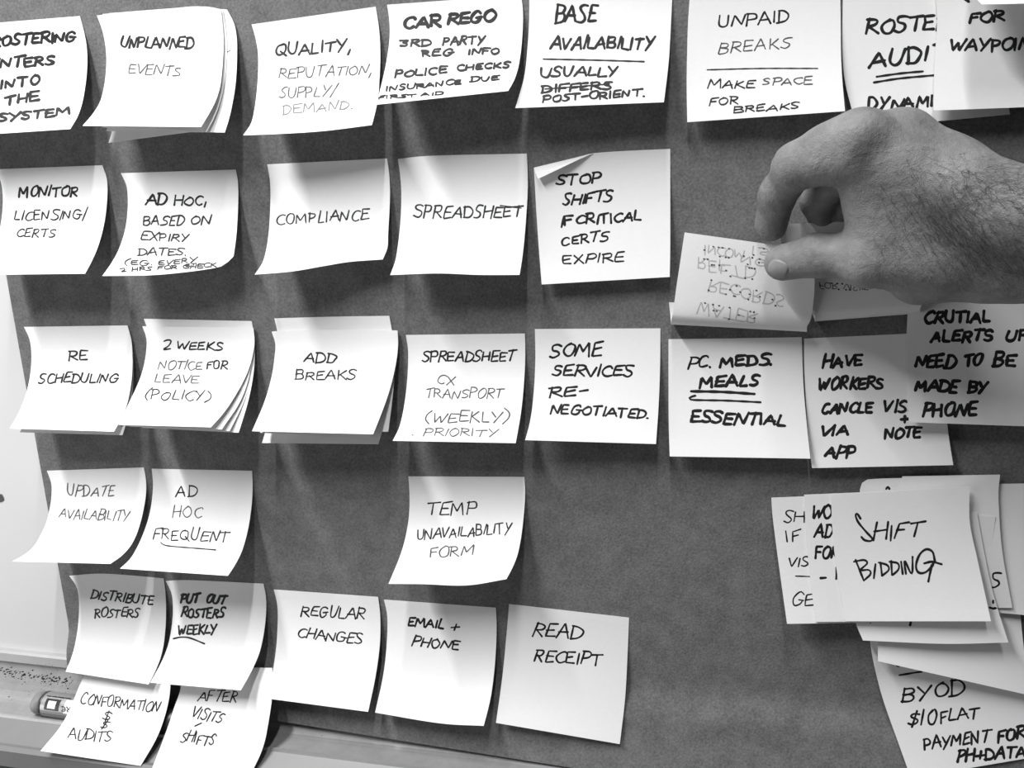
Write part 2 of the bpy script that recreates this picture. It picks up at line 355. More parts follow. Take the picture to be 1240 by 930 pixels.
# ------------------------------------------------------------------ sticky notes
def grid_bvh(G):
    nv, nu = G.shape[:2]
    return BVHTree.FromPolygons([Vector(p) for p in G.reshape(-1, 3)], [(j*nu+i, (j+1)*nu+i, (j+1)*nu+i+1, j*nu+i+1) for j in range(nv-1) for i in range(nu-1)])
def coons(L, R, T, Bm, nv=26, nu=18):
    Lc, Rc = resample(L, nv), resample(R, nv); Tc, Bc = resample(T, nu), resample(Bm, nu); G = np.zeros((nv, nu, 3))
    u = np.linspace(0, 1, nu)[None, :, None]; v = np.linspace(0, 1, nv)[:, None, None]
    G = (1-u)*Lc[:, None] + u*Rc[:, None] + (1-v)*Tc[None] + v*Bc[None] - ((1-u)*(1-v)*Lc[0] + u*(1-v)*Rc[0] + (1-u)*v*Lc[-1] + u*v*Rc[-1])
    return G
def edge3(pts, hb, base, p=2.0):
    P = np.array(pts, float); s = np.r_[0, np.cumsum(np.linalg.norm(np.diff(P, axis=0), axis=1))]; s /= s[-1]
    P2 = resample(P, 9); s2 = np.linspace(0, 1, 9)
    return [at(x, y, base + hb*v**p) for (x, y), v in zip(P2, s2)]
def note(L, R, hl, hr, label, base=0.4, bottom=(), top=(), words=(), lines=(), w=2.0, ink='black', p=2.0, group=None, bl=None, fold=None):
    base = base/1000; hl, hr = hl/1000, hr/1000
    Le, Re = edge3(L, hl, base, p), edge3(R, hr, base, p)
    T = [Le[0]] + [at(x, y, base) for x, y in top] + [Re[0]]
    nb = len(bottom); Bm = [Le[-1]]
    for k, q in enumerate(bottom):
        if len(q) == 3: x, y, hh = q; hh = hh/1000
        else:
            x, y = q; t = (x - L[-1][0])/(R[-1][0] - L[-1][0]); hh = base + hl + (hr-hl)*t
        Bm.append(at(x, y, hh))
    Bm.append(Re[-1])
    G = coons(Le, Re, T, Bm)
    root = sheet_from_grid('sticky_note', G, M['note'], 0.00012)
    tag(root, label, 'sticky note', group or 'sticky notes on the kraft paper')
    hitf = surf_hit(grid_bvh(G))
    byink = {}
    for wd in words:
        txt, x0, y0, x1, y1, h = wd[:6]; ww = wd[6] if len(wd) > 6 else w; ik = wd[7] if len(wd) > 7 else ink
        ex = wd[8] if len(wd) > 8 else {}
        byink.setdefault((ik, ww), []).extend(word_strokes(txt, x0, y0, x1, y1, h, **ex))
    for ln in lines:
        pts = ln[0]; ww = ln[1]; ik = ln[2] if len(ln) > 2 else ink
        byink.setdefault((ik, ww), []).append(resample(np.array(pts, float), max(3, len(pts)*5)))
    k = 0
    for (ik, ww), st in byink.items():
        ink_mesh('handwriting', st, ww, hitf, M[ik], root, off=0.00014 + 0.00003*k); k += 1
    return root, G, hitf
def shift_pts(P, dx, dy, ang=0.0, c=None):
    c = c or P[0]; ca, sa = math.cos(ang), math.sin(ang)
    return [(c[0]+(x-c[0])*ca-(y-c[1])*sa+dx, c[1]+(x-c[0])*sa+(y-c[1])*ca+dy) for x, y in P]

# --- first row
note([(-45,31),(-38,56),(-37,90),(-44,128),(-62,166)], [(96.8,19.4),(104.5,51.6),(105.3,87.7),(98,131.6),(85.2,156.4)], 25, 23,
  'white curled sticky note ending in THE SYSTEM, cut by the left edge', words=[('ROSTERING',-10,57,91,49,12),('ENTERS',-12,84,65,78,11),('INTO',1,107,48,102,10),('THE',5,127,47,121,11),('SYSTEM',-2,147,84,139,8.5)], w=3.6)
UL = [(117.4,18.8),(125.2,41.3),(129,69.7),(126.5,103),(118.7,129),(100.1,152.5)]; UR = [(268,13),(271,51.6),(267,103),(258,129),(243.4,154)]
note([(124,17),(131,60),(136,110),(140,140),(131.6,173)], [(262,10),(270,60),(268,110),(259,141),(250,157.5)], 14, 16, 'lowest sheet under the UNPLANNED EVENTS note, tilted and peeking out below it', base=0.4)
note([(132,16),(139,60),(141,100),(136,130),(129,159)], [(275,11.5),(285.2,33.5),(287.2,64.5),(285.2,103),(278.7,139),(272.3,160.5)], 17, 22, 'sheet behind the UNPLANNED EVENTS note sticking out furthest to its right', base=0.9, top=((240,8),(262,10.5)), lines=[([(279,61),(272,66),(270,76),(268,90)],1.2,'grey'),([(266,96),(272,97)],1.2,'grey')])
note([(121,19),(129,45),(132,80),(130,110),(127,135),(123.4,154.3)], [(270,13),(275,50),(272,100),(263,135),(250,160)], 21, 24, 'sheet directly beneath the UNPLANNED EVENTS note, showing a thin strip', base=1.4)
note(UL, UR, 25, 28, 'curled top note of a small stack reading UNPLANNED EVENTS', base=2.0, top=((206.5,10.3),(242,7.7)), words=[('UNPLANNED',146,57.5,233,58.5,13,2.8),('EVENTS',155,89.5,218,92,12,1.6,'grey')])
note([(304.7,29.6),(311.4,55.2),(312.8,81.3),(310.5,116),(304.7,148),(294.5,164)], [(455,8.1),(459.4,37.7),(460.6,72.6),(458.6,110),(457,125),(450.4,151.6)], 29, 22,
  'curled sticky note reading QUALITY, REPUTATION, SUPPLY/ DEMAND', bottom=((335,162.5),(390,159)), words=[('QUALITY,',333,67,424,62.5,13,2.6),('REPUTATION,',337,94.5,450,90,12,1.5,'grey'),('SUPPLY/',338,119,406,116,12,1.5,'grey'),('DEMAND.',342,139,427,132,10.5,1.5,'pale')])
note([(468.7,5.8),(471.6,26),(471.6,49.4),(467.3,78.4),(461.5,104.5),(455.7,127)], [(631,-6),(633.4,17.4),(631.3,58),(625.5,90),(615.4,110.3)], 30, 24,
  'sticky note with bold writing starting CAR REGO 3RD PARTY', words=[('CAR',488.5,33,534,33,13,4.2),('REGO',542,29.5,598,26,12,4.2),('3RD',484,56.5,521.6,55,8.5),('PARTY',536,55,585.5,53.7,9.5),('REG',511,68.3,547,67.5,7.5),('INFO',567,66.2,604,65.4,6.5),
  ('POLICE',478,93.8,540.5,88.6,7.5),('CHECKS',553,86,617,81.3,6.5),('INSURANCE',466.7,111,558.7,101.6,5.5,2.3),('DUE',569.5,99.6,603.7,97,5.5,2.3),('FIRST',458,120.5,503.6,117.6,3.6,1.8),('AID',509.4,116.7,537,115,3.6,1.8)], w=2.9)
note([(641,-12),(640.8,25.8),(638.7,59),(634.8,93),(624,131)], [(815,-22),(812,38.7),(809.5,77.4),(803.9,123.9)], 20, 16,
  'sticky note headed BASE AVAILABILITY above a ruled line', words=[('BASE',672,27.9,721,26,20,3.4),('AVAILABILITY',666,59,790,59,14.5,3.2),('USUALLY',653.4,93.4,747.6,92,11,2.9),('DIFFERS',656,112.3,741,107,8.5,2.9),('POST-ORIENT.',657.3,124.4,780,116,8.5,2.7)], lines=[([(658,71.7),(720,73),(780,74.8)],1.9),([(660,108),(738,102)],1.6)])
note([(836,-14),(833.5,20.6),(832.3,51.6),(831.5,103),(832.3,148)], [(1017,-22),(1018,25.8),(1018,51.6),(1019.4,90),(1023.2,134.7)], 9, 13,
  'flat white sticky note reading UNPAID BREAKS, MAKE SPACE FOR BREAKS', words=[('UNPAID',869.7,33.5,954.8,26,13,2.3),('BREAKS',869.7,64.5,957,58.5,13,1.6,'grey'),('MAKE',856.8,107,913.5,106.5,9.5,1.8),('SPACE',923,103,983,102,8.5,1.5,'grey'),('FOR',858.8,127.7,894,125.5,9.5,1.7),('BREAKS',887.7,137,967.7,131.6,8,1.7)], lines=[([(856.3,84.6),(920,83),(990,83)],1.4)])
note([(1021,-14),(1020,51.6),(1023,98),(1037,153)], [(1210,-22),(1212,50),(1216,95),(1223,138.6)], 8, 6,
  'sticky note reading ROSTER AUDIT, partly covered, above the knuckles', bottom=((1126,147.6),), words=[('ROSTER',1048,41,1148,37,18,3.6),('AUDIT',1053,81,1144,71,19,3.8),('DYNAMIC',1050,134,1144,128,13.5,3.4)], lines=[([(1061.4,93),(1090,89),(1117.4,86.5)],2.6),([(1058,100),(1090,95),(1134,91)],2.6)])
note([(1133,-16),(1134.7,26),(1131.6,77),(1130.3,134)], [(1322,-22),(1322,60),(1318,127)], 10, 10, 'greyish sticky note reading FOR WAYPOINT, cut by the right edge', base=3.0,
  words=[('FOR',1172.4,28,1215,26,13,3.6),('WAYPOINT',1149.7,63,1262,59,13,3.4)], lines=[([(1167,-2),(1173,2)],3.4),([(1196,-1),(1200,2)],3.4)])
note([(1176,-60),(1178,-20),(1181,-4),(1189,5.7)], [(1330,-70),(1340,-30),(1350,1)], 34, 34, 'blank note corner at the very top right, over the WAYPOINT note', base=8.0, bottom=((1240,4.6),))
# --- second row
note([(-5,205),(2.6,226.5),(3,257),(-2,285),(-12,310),(-22,333)], [(123.9,200),(129,213.5),(130.3,231.6),(127.7,262.6),(121.3,291),(113.5,311.6),(103.2,331.5)], 26, 27,
  'curled sticky note reading MONITOR LICENSING/ CERTS at the left edge', words=[('MONITOR',22.5,238,93.4,238,11.5,2.5),('LICENSING/',16.8,267,105,264.6,11,1.8),('CERTS',19.9,287.5,66.3,286.5,9.5,1.8)])
note([(146.5,209.7),(152.3,221.3),(154.8,236.8),(154,262.6),(149.7,285.8),(139.4,311.6),(123.9,334.3)], [(285.7,205.3),(288.3,221.3),(288.5,247),(286.5,283),(283,310.3)], 29, 17,
  'curled sticky note reading AD HOC, BASED ON EXPIRY DATES', bottom=((180.6,333.5,27),(224.5,329.7,23),(263.2,324,20),(274.5,318.5,18)), words=[('AD',176.8,247.6,201.3,247,12,2.7),('HOC,',210.3,248.4,250,248,11,2.2),('BASED',172.9,272.4,223,272,11,2.0),('ON',230.5,272,255,271,10,2.0),('EXPIRY',169.8,291,228.4,293,9.5,1.9),('DATES.',167,309.5,226,309.5,9,1.9),
  ('(EG.',150.5,321.4,184.5,321,6,1.5),('EVERY',191.7,320.6,237.4,318,5.5,1.5),('2 HRS FOR CHECK',146,329.2,262,323.5,4.6,1.4),('ETC.',224.5,323.2,246.5,322.5,3.4,1.2)])
note([(323.6,199),(327.3,222.3),(327.3,251.3),(325,286),(319.2,315.2),(308.5,332.6)], [(468.7,191.8),(471.6,213.6),(472.2,242.6),(470.2,280.3),(468.7,303.6),(463.5,314.3)], 28, 14,
  'curled sticky note reading only COMPLIANCE', bottom=((352.6,329,26),(396.1,321.6,20),(425,317,17)), words=[('COMPLIANCE',334.6,272.2,445.5,266,13)], w=1.9)
note([(481.8,192.4),(485.6,222.3),(485.6,257),(483.3,286),(479,315),(472.5,333.2)], [(638,186),(639.2,222),(637.4,260),(633.5,304),(629.2,333)], 24, 20,
  'curled sticky note with the single word SPREADSHEET', bottom=((529.7,331.2),(580,333)), top=((525,188.5),), words=[('SPREADSHEET',501.3,263.5,630.8,263.5,14)], w=2.1, lines=[([(606,249),(631,252)],1.6)])
# the STOP note has its top left corner folded over
r_, G_, h_ = note([(646.5,203),(649,247.4),(652.4,299),(656,344.5)], [(811.6,180.3),(811.6,247.4),(811.6,299),(811,335.4)], 8, 8, 'grey sticky note with a folded top corner reading STOP SHIFTS IF CRITICAL CERTS EXPIRE', top=((700,190),(718.7,185.5),(760,182.6)),
  words=[('STOP',673.5,223,727,221,12),('SHIFTS',681.3,248.2,740.6,244,12),('IF',678,274.5,693,273,12),('CRITICAL',698,272,776,266.8,11),('CERTS',680,297,735.5,291,10,2.4),('EXPIRE',680.5,320.5,754.8,316,11,2.0)], w=2.8)
fl = [at(646.5,203,.0012), at(718.7,185.5,.0008), at(700,193.5,.0032), at(676,205,.0052), at(651.6,216.5,.0050), at(648.5,210,.0035)]
fl += [p + np.array([0, .0001, 0]) for p in fl]
mesh_obj('folded_corner', fl, [(0,5,2,1),(5,4,3,2),(6,7,8,11),(11,8,9,10),(0,1,7,6),(1,2,8,7),(2,3,9,8),(3,4,10,9),(4,5,11,10),(5,0,6,11)], M['note'], r_)
# --- third row
REL = [(29,395.8),(36,411.3),(38.2,429.4),(37.4,447.4),(33.5,470.6),(24.5,496.5),(12,519)]; RER = [(154.3,394),(158.7,408.7),(160.5,429.4),(160,455),(156,481),(149.7,501.6),(138,522.8)]
note([(33,397),(40,412),(43,430),(43,450),(40,475),(33,500),(24.5,523.5)], [(154,395.5),(159,412),(161.5,432),(161.5,458),(159,485),(155,505),(148.4,527)], 23, 23, 'plain sheet just below and behind the RE SCHEDULING note', base=0.4)
note(REL, RER, 28, 28, 'curled sticky note reading RE SCHEDULING beside the paper edge', base=1.0, words=[('RE',82.6,437,106,436.5,12),('SCHEDULING',46.5,463.5,142,463.5,11)], w=2.1)
note([(174.2,386),(179,398),(181,420),(181,445),(180,485),(172,518)], [(305,388.8),(307.5,405),(308.8,425),(307,452.6),(300.6,486),(289,524)], 26, 30, 'rearmost sheet of the 2 WEEKS NOTICE stack, its top edge standing out', base=0.5)
note([(174,395),(180,420),(176,460),(168,490),(157,516.5)], [(307,397),(308,425),(303,462),(293,492),(278,522)], 29, 32, 'third sheet of the 2 WEEKS NOTICE stack, counting from the front', base=1.1)
note([(173,395.3),(179,420),(172.5,460),(163,488),(152,516)], [(307,397.5),(308,420),(301.5,457),(290,488),(268.4,520.2)], 32, 35, 'second sheet, right behind the front one reading 2 WEEKS NOTICE', base=1.8)
note([(172.4,395),(176.8,406),(177.5,419),(175.5,437),(169,460.3),(156,488.7),(143.7,514.5)], [(307,397),(308.4,414),(304.5,437),(296.8,457.7),(283.9,481),(271,500),(255.5,517.6)], 36, 39,
  'front note of a fanned stack reading 2 WEEKS NOTICE FOR LEAVE (POLICY)', base=2.6, words=[('2',197,423.7,207,423.7,12,2.0),('WEEKS',213.7,423.7,270,423.7,9.5,2.0),('NOTICE',191.5,447.4,244.6,447.4,10,1.4,'grey'),('FOR',249.8,447.4,275,447.4,10),('LEAVE',187,463.4,240,464.5,10,1.5,'grey'),('(POLICY)',174.7,483.5,254,485.5,11,1.5)], w=1.8)
note([(332.3,385.5),(337,410),(338,450),(332,490),(322,525)], [(471.4,382.4),(476,410),(477.5,450),(475.5,480),(470.3,522.8)], 17, 18, 'rearmost sheet of the ADD BREAKS stack, its blank top edge showing', base=0.5, top=((400,383.5),))
note([(332,401),(338,420),(337,460),(328,500),(317.3,536.5)], [(480,400),(479.5,425),(476,460),(469,500),(458.2,538)], 21, 22, 'white sheet reaching lowest in the ADD BREAKS stack', base=1.1)
note([(331,402),(336,425),(332,460),(325,495),(315,524)], [(480.5,400.5),(481,430),(475,465),(462,500),(446.3,531.8)], 25, 25, 'sheet directly behind the front note reading ADD BREAKS', base=1.9)
note([(329,401.5),(333,411.3),(333,426.8),(329.7,452.6),(320.6,486),(305.2,522.3)], [(481.4,400.2),(482,421.6),(478,447.4),(471.6,473),(462.6,499),(451.8,526)], 32, 30,
  'curled front note of a stack reading ADD BREAKS', base=2.7, top=((375,399.3),(430,399.3)), words=[('ADD',367.9,438.4,406.3,440,11,2.1),('BREAKS',357.3,459.5,430,460,11,1.8)])
note([(491.5,405.6),(494,421.6),(494,447.4),(491,481),(484.5,514.5),(475.5,533.9)], [(635.6,403.8),(636.1,429.4),(634.8,460.3),(631,499),(624.5,536.7)], 26, 22,
  'curled sticky note reading SPREADSHEET CX TRANSPORT (WEEKLY) PRIORITY', words=[('SPREADSHEET',511,438,623,437,12,2.2),('CX',529,463.4,550,466,10,1.4,'grey'),('TRANSPORT',514.7,482,608,482,11,1.4,'grey'),('(WEEKLY)',515,511.4,615.4,511.4,12.5,1.6,'grey'),('. PRIORITY',498.7,527.4,600.6,528.7,9.5,1.4,'grey')])
note([(647.7,398.4),(648.3,434.5),(646.5,473),(642.6,506.8),(636,533)], [(799.7,397.6),(799.2,447.4),(797.4,493.9),(794.3,537.7)], 18, 14,
  'white sticky note reading SOME SERVICES RE-NEGOTIATED', words=[('SOME',666,433,728,431,15),('SERVICES',669,456,766,454.5,13),('RE-',665,482,710.5,478,12),('NEGOTIATED.',665.8,500.3,785.3,506,10.5)], w=2.7)
note([(809.5,410.8),(809.5,460.3),(809.8,512),(811,552.7)], [(970.8,408.3),(972.9,466),(977.3,517.7),(981.4,555.4)], 11, 12,
  'white sticky note reading PC. MEDS. MEALS ESSENTIAL, below the rolled note', words=[('PC.',832.8,446,860.6,445,14,2.6),('MEDS.',872.3,444.5,935,441,13,3.8),('MEALS',847,469,919,466.5,13,3.8),('ESSENTIAL',836,511,950,516,13,3.6)], lines=[([(837,473.7),(875,474.5),(913.5,477)],3.4),([(842,479),(835.5,481),(838,484),(880,485),(921,487)],2.4)])
note([(973.7,409.9),(974.2,453),(978,517.7),(983.2,566.8)], [(1142,402),(1143,450),(1147,514),(1154.3,563.2)], 8, 8, 'grey sticky note reading HAVE WORKERS CANCLE VIS + NOTE VIA APP',
  words=[('HAVE',996.6,446,1043,443.4,14),('WORKERS',990.2,472.6,1069,470,14),('CANCLE',994.8,500.2,1055,500.2,12),('VISIT',1068.9,498.4,1116,498.4,13,3.4),('VIA',992.3,527,1026.3,526.5,13),('+',1090,512.5,1101,512,9),('NOTE',1070.5,530.6,1114,528.8,11.5),('APP',998.2,552.6,1033.5,554.5,14)], w=3.7)
note([(1101,352),(1098,400),(1097,450),(1100.6,511.3)], [(1280,345),(1283,400),(1287,455),(1293,518)], 10, 9, 'grey sticky note under the wrist, reading NEED TO BE MADE BY PHONE', base=2.6,
  words=[('CRUTIAL',1118.7,391.3,1198,389,13),('ALERTS',1126.5,413.2,1201,413,13),('UP',1218,412,1243,412,12),('NEED',1107.9,444.7,1154,444.7,15),('TO',1166.5,443.4,1188,443.4,14),('BE',1201.8,443.4,1228,443,14.5),('MADE',1108.4,472,1158,475,13),('BY',1172.4,474,1193,474,14),('PHONE',1116.6,503,1182,503.5,16.5)], w=4.0)
# --- fourth row
note([(56.8,570),(61.4,581),(62.7,596.5),(60.6,614.5),(55.5,635),(46.5,653),(36,667.4),(15,680)], [(174.2,566),(176.8,581),(176.8,599),(171.6,627.4),(163.9,650.6),(152.3,668.7),(133.7,682.9)], 42, 38,
  'strongly curled sticky note reading UPDATE AVAILABILITY', words=[('UPDATE',81.3,600.5,138,600,12.5),('AVAILABILITY',71.7,627,155,631,12)], w=1.5, ink='grey')
note([(183.7,567.5),(185.3,581),(184.5,601.6),(180.6,624.8),(172.9,648),(160,673.9),(145.3,688.6)], [(305.3,570),(306,588.7),(304.5,614.5),(299.4,645.5),(290.3,673.9),(276,697.4)], 38, 34,
  'curled sticky note reading AD HOC FREQUENT with an underline', words=[('AD',213,601.6,238.7,600.5,13,1.7),('HOC',208.5,627,243.9,627,12.5,1.4,'grey'),('FREQUENT',185.3,653.2,276,655.8,13,1.7)], lines=[([(194.8,657),(199,660),(210,661.8),(261.4,666)],1.7)])
note([(494.6,576.8),(496,603.6),(494.3,632.6),(486.5,667.4),(470.5,707.2)], [(635,577.4),(636,597.7),(634,626.8),(630.2,655.8),(624.4,679),(613.3,701.4)], 34, 27,
  'lone curled sticky note reading TEMP UNAVAILABILITY FORM', bottom=((512.6,707.5),(564.9,709)), words=[('TEMP',516,624.5,576.5,622,15,1.8),('UNAVAILABILITY',504.5,654,618,645.5,12.5,1.7),('FORM',520.4,674.7,572,672.4,11.5,1.6,'grey')])
# --- fifth row and the two notes under it
note([(108,800),(102,818),(95.5,832),(85,857.7),(72.3,881),(49,909.4)], [(208,811),(206.5,829),(205,844.8),(198.7,870.6),(188.4,896.5),(170.3,927.4)], 44, 39,
  'sticky note reading CONFORMATION $ AUDITS hanging over the pen tray', base=11, p=0.9, words=[('CONFORMATION',97,852,191,863,13.5),('$',124,872,133,873,10),('$',121,882,129,883,9),('AUDITS',82.6,894,134,898.5,12.5)], w=1.6)
note([(222,807),(219.4,832),(211.6,855),(201.3,886),(182,936)], [(329.7,808.7),(330.5,834.5),(325.8,870.6),(318,906.8),(300,945)], 42, 37,
  'sticky note reading AFTER VISITS - SHIFTS hanging over the pen tray', base=11, p=0.9, words=[('AFTER',240,848.7,286.5,851,12.5),('VISITS',231.5,868,267,876,13),('-',235,882,246,878,6),('SHIFTS',218,897.7,258.8,903,13)], w=1.7)
note([(83.9,697.2),(91.6,708),(95.5,723.5),(95.5,746.8),(92.9,770),(87.7,793),(79.5,813.4)], [(198.2,700.3),(200.8,723.5),(200.8,754.5),(197.4,785.5),(191,806),(180,828.8)], 26, 27,
  'curled sticky note reading DISTRIBUTE ROSTERS', top=((120,694.5),(160,696.8)), words=[('DISTRIBUTE',109.7,725,185,732,10.5),('ROSTERS',114.8,747.5,167.2,747.3,10.5,1.9)], w=2.1)
note([(200.8,703.4),(206.5,713),(209.5,733.9),(208.5,754.5),(203.9,780.3),(194.8,803.5),(182,826.8)], [(319.2,706.8),(322.5,728.7),(320.6,759.7),(314.2,790.6),(302.6,816.5),(291.6,836)], 34, 33,
  'curled sticky note reading PUT OUT ROSTERS WEEKLY', top=((225,702.4),(270,704.2)), words=[('PUT',218.8,730,239.5,729.5,11,3.0),('OUT',249,729.5,272,731,10.5,3.0),('ROSTERS',219.4,747.3,270.5,747.8,11.5,2.6),('WEEKLY',215.5,768,261,767.5,11,2.4)], lines=[([(210.3,773.4),(219,771.6),(230,772.5),(247.7,779.5)],2.0)])
note([(331.5,713.7),(336,733.9),(336,762.3),(333.5,793),(325,846)], [(457.9,722.8),(460.5,746.8),(460,780.3),(454.8,819),(445.8,862)], 24, 24,
  'sticky note reading REGULAR CHANGES', words=[('REGULAR',364.5,745.5,440,750.5,12.5),('CHANGES',359.9,772,438,779.5,12)], w=1.9, base=1)
note([(465,726),(469,746.8),(468.3,780.3),(463.9,819),(454.3,862.9)], [(600.6,735.7),(601.4,762.3),(599.4,803.5),(594.2,844.8),(585.7,879)], 24, 26,
  'sticky note reading EMAIL + PHONE', bottom=((532,875.8),), words=[('EMAIL',494,757.6,537,760.5,10,2.5),('+',544.5,763,555.5,763.5,9,2.0),('PHONE',498.7,781.6,555,787.5,11.5,2.1)])
note([(616.5,731.3),(613.5,767.4),(608.4,819),(600.6,875.3)], [(761.7,747.9),(760,790),(757,845),(750.5,901)], 18, 14,
  'light grey sticky note reading READ RECEIPT, lowest in the middle', words=[('READ',644,769.5,703.6,774,15),('RECEIPT',646,799,726,807,14)], w=2.3)
# --- the pile at the lower right, from the back forward
P_ = 1.8
note([(1050,745),(1053.7,778.7),(1059.4,809.7),(1069.7,848.4),(1085.2,892.3),(1103,942)], [(1228,735),(1232,790),(1245,860),(1262,915)], 14, 8, 'sticky note at the bottom right reading BYOD $10 FLAT PAYMENT FOR PH+DATA', base=0.5,
  words=[('BYOD',1092,848,1167,842,17,2.6),('$10',1100,879,1134,876,16,2.6),('FLAT',1138,875,1185,869,13,2.4),('PAYMENT',1119,908,1197,898,14.5,2.6),('FOR',1208,898,1240,892,13,3.4),('PH+DATA',1158,922,1241,916,13.5,3.2)], lines=[([(1089,817.4),(1116,813)],2.4),([(1086,806),(1088,807)],2)])
note([(1075,640),(1064,720),(1063,779),(1063.2,800.6)], [(1232,680),(1237,760),(1247,842)], 12, 9, 'large blank tilted note covering the top of the BYOD note', base=1.4)
note([(1090,588),(1092,650),(1105,736)], [(1262,585),(1264,650),(1272,748)], 5, 5, 'blank pale note at the right edge behind the SHIFT BIDDING pile', base=2.2, bottom=((1209,742),))
note([(1050,610),(1045,680),(1040,752)], [(1204,640),(1200,710),(1193.5,784.4)], 10, 7, 'note showing only one corner below the SHIFT BIDDING pile', base=3.0)
note([(1041.3,592.8),(1040,650),(1046,735)], [(1196,577),(1197,650),(1199,740)], 3, 3, 'note with a blunt left corner rising above the SHIFT BIDDING note', base=3.8, top=((1043.5,586),(1049,580.8),(1092,578.8)), lines=[([(1073,592),(1075,589.5),(1077,592)],2.6)])
note([(1092.4,576.8),(1090,650),(1096,736)], [(1211,574.7),(1209,598.7),(1213,663),(1225.8,736)], 4, 4, 'grey note rising above the SHIFT BIDDING note, with part of an S at its right', base=4.6, top=((1136,576),), words=[('S',1198,712,1210,711,17,2.4)])
note([(1060,610),(1056,680),(1048,745)], [(1205.5,625.8),(1197,690),(1190,750)], 4, 4, 'slanted slip between the sheets right of SHIFT BIDDING, with a pointed top corner', base=5.4)
note([(1030,604),(1028,680),(1036,752),(1045,775.5)], [(1183,620),(1192,670),(1203,720),(1221,778)], 9, 9, 'tilted sheet reaching out below the SHIFT BIDDING note', base=6.2, bottom=((1142,779.5),), words=[('S',1198,738,1207,738,14,3)], lines=[([(1103,752),(1102,757)],3),([(1051,752),(1054,754)],2)])
note([(934,602.6),(935.5,624.5),(942,676),(953,755.4)], [(1100,596),(1105,700),(1115,753)], 10, 5, 'leftmost sheet of the pile, starting SH IF VIS', base=7.2, words=[('SH',948.4,631,974,631,14),('IF',952,656.8,969,652,12),('VIS',954.3,686.4,978.8,685,12),('GE',958.2,733.4,984.5,733.4,15)], w=1.9, lines=[([(963.4,697.5),(980.6,698)],1.6)])
note([(973.7,599),(975.5,637.4),(979.9,689),(987.6,753)], [(1140,592),(1145,700),(1152,752)], 9, 5, 'second sheet from the left of the pile, with bold letters WO AD FO', base=8.0, words=[('WO',982.5,627.6,1006,627.6,16,3.0),('AD',986.3,650.8,1007,650.8,15,3.0),('FOR',986.3,677,1014,677,14,3.0)], w=3.0, lines=[([(993.5,700),(1000,699.5)],3),([(1013,687),(1012.5,701)],2.6)])
note([(1006.5,598.7),(1007.7,637.4),(1012.9,689),(1023.7,752.3)], [(1174.2,589.2),(1174.2,632.3),(1183.2,676),(1200,752.3)], 8, 12, 'front note of the pile reading SHIFT BIDDING', base=9.0, words=[('HIFT',1057,653,1114,652,19)], w=2.6,
  lines=[([(1042,628),(1038,622),(1036,623.5),(1039,632),(1048,643),(1056,652),(1054,655),(1047,654),(1043,650)],2.7),([(1036,678),(1046,703)],2.6),([(1034,680),(1046,678),(1050,682),(1042,690),(1052,690),(1054,695),(1047,702)],2.4),([(1060,683),(1058,700)],2.5),([(1066,681),(1068,697)],2.5),([(1064,681),(1074,684),(1076,690),(1068,697)],2.5),([(1079,679),(1080,696)],2.5),([(1077,680),(1087,682),(1088,689),(1081,696)],2.5),
  ([(1091,680),(1093,695)],2.5),([(1097,695),(1095,678),(1104,695),(1105,674)],2.6),([(1132,680),(1129,668),(1121,665),(1113,672),(1109,685),(1112,693),(1120,693),(1128,686),(1130,682)],2.8),([(1119,682),(1128,680),(1140,683)],2.8),([(1128,684),(1124,704)],2.8)])

# ------------------------------------------------------------------ the two notes rolled up by the hand
def rolled(name_label, Lf, Rf, strip_l, strip_r, hl, hr, base, words):
    """strip stuck on the board, tight roll at the bottom, then the sheet rising towards the viewer.
    Lf/Rf: front edges from the roll up; strip: upper ends of the stuck strip"""
    def edge(F, S, h):
        pts = [at(S[0], S[1], base)]
        x0, y0 = F[0]
        pts.append(at(S[0]+(x0-S[0])*.8, S[1]+(y0-S[1])*.72, base))
        pts.append(at(x0, y0-3.5, base + .0012)); pts.append(at(x0, y0-.6, base + .0035)); pts.append(at(x0, y0, base+.0065)); pts.append(at(x0+.2, y0-2.2, base+.0098)); pts.append(at(x0+.6, y0-7, base+.0122))
        n = len(F)
        for k in range(1, n):
            t = k/(n-1); pts.append(at(F[k][0], F[k][1], base + .0128 + (h-.0128)*t**1.2))
        return pts
    Le, Re = edge(Lf, strip_l, hl), edge(Rf, strip_r, hr); nv = 60
    Lc, Rc = resample(Le, nv), resample(Re, nv); u = np.linspace(0, 1, 20)[None, :, None]
    G = (1-u)*Lc[:, None] + u*Rc[:, None]
    root = sheet_from_grid('sticky_note', G, M['note'], -0.00012); tag(root, name_label, 'sticky note', 'sticky notes on the kraft paper')
    hf = surf_hit(grid_bvh(G))
    byk = {}
    for wd in words:
        byk.setdefault((wd[7], wd[6]), []).extend(word_strokes(*wd[:6], flip=True, slant=-.05))
    for (ik, ww), st in byk.items(): ink_mesh('bled_handwriting', st, ww, hf, M[ik], root)
    # darker dots where the pen rested
    dots = []
    rr = random.Random(3)
    for wd in words:
        n = int(abs(wd[3]-wd[0])) if False else 0
        x0, y0, x1, y1, h = wd[1:6]
        for _ in range(max(3, int((x1-x0)/6))):
            t = rr.random(); dots.append(np.array([(x0+(x1-x0)*t, y0+(y1-y0)*t - rr.choice((0, .5, 1))*h), (x0+(x1-x0)*t+.8, y0+(y1-y0)*t - rr.choice((0, .5, 1))*h*0+ -0)])[:1].repeat(2, 0) + np.array([[0, 0], [.9, .3]]))
    if dots: ink_mesh('bled_dots', dots, 1.9, hf, M['grey'], root, off=.0002, dens=.5)
    return G
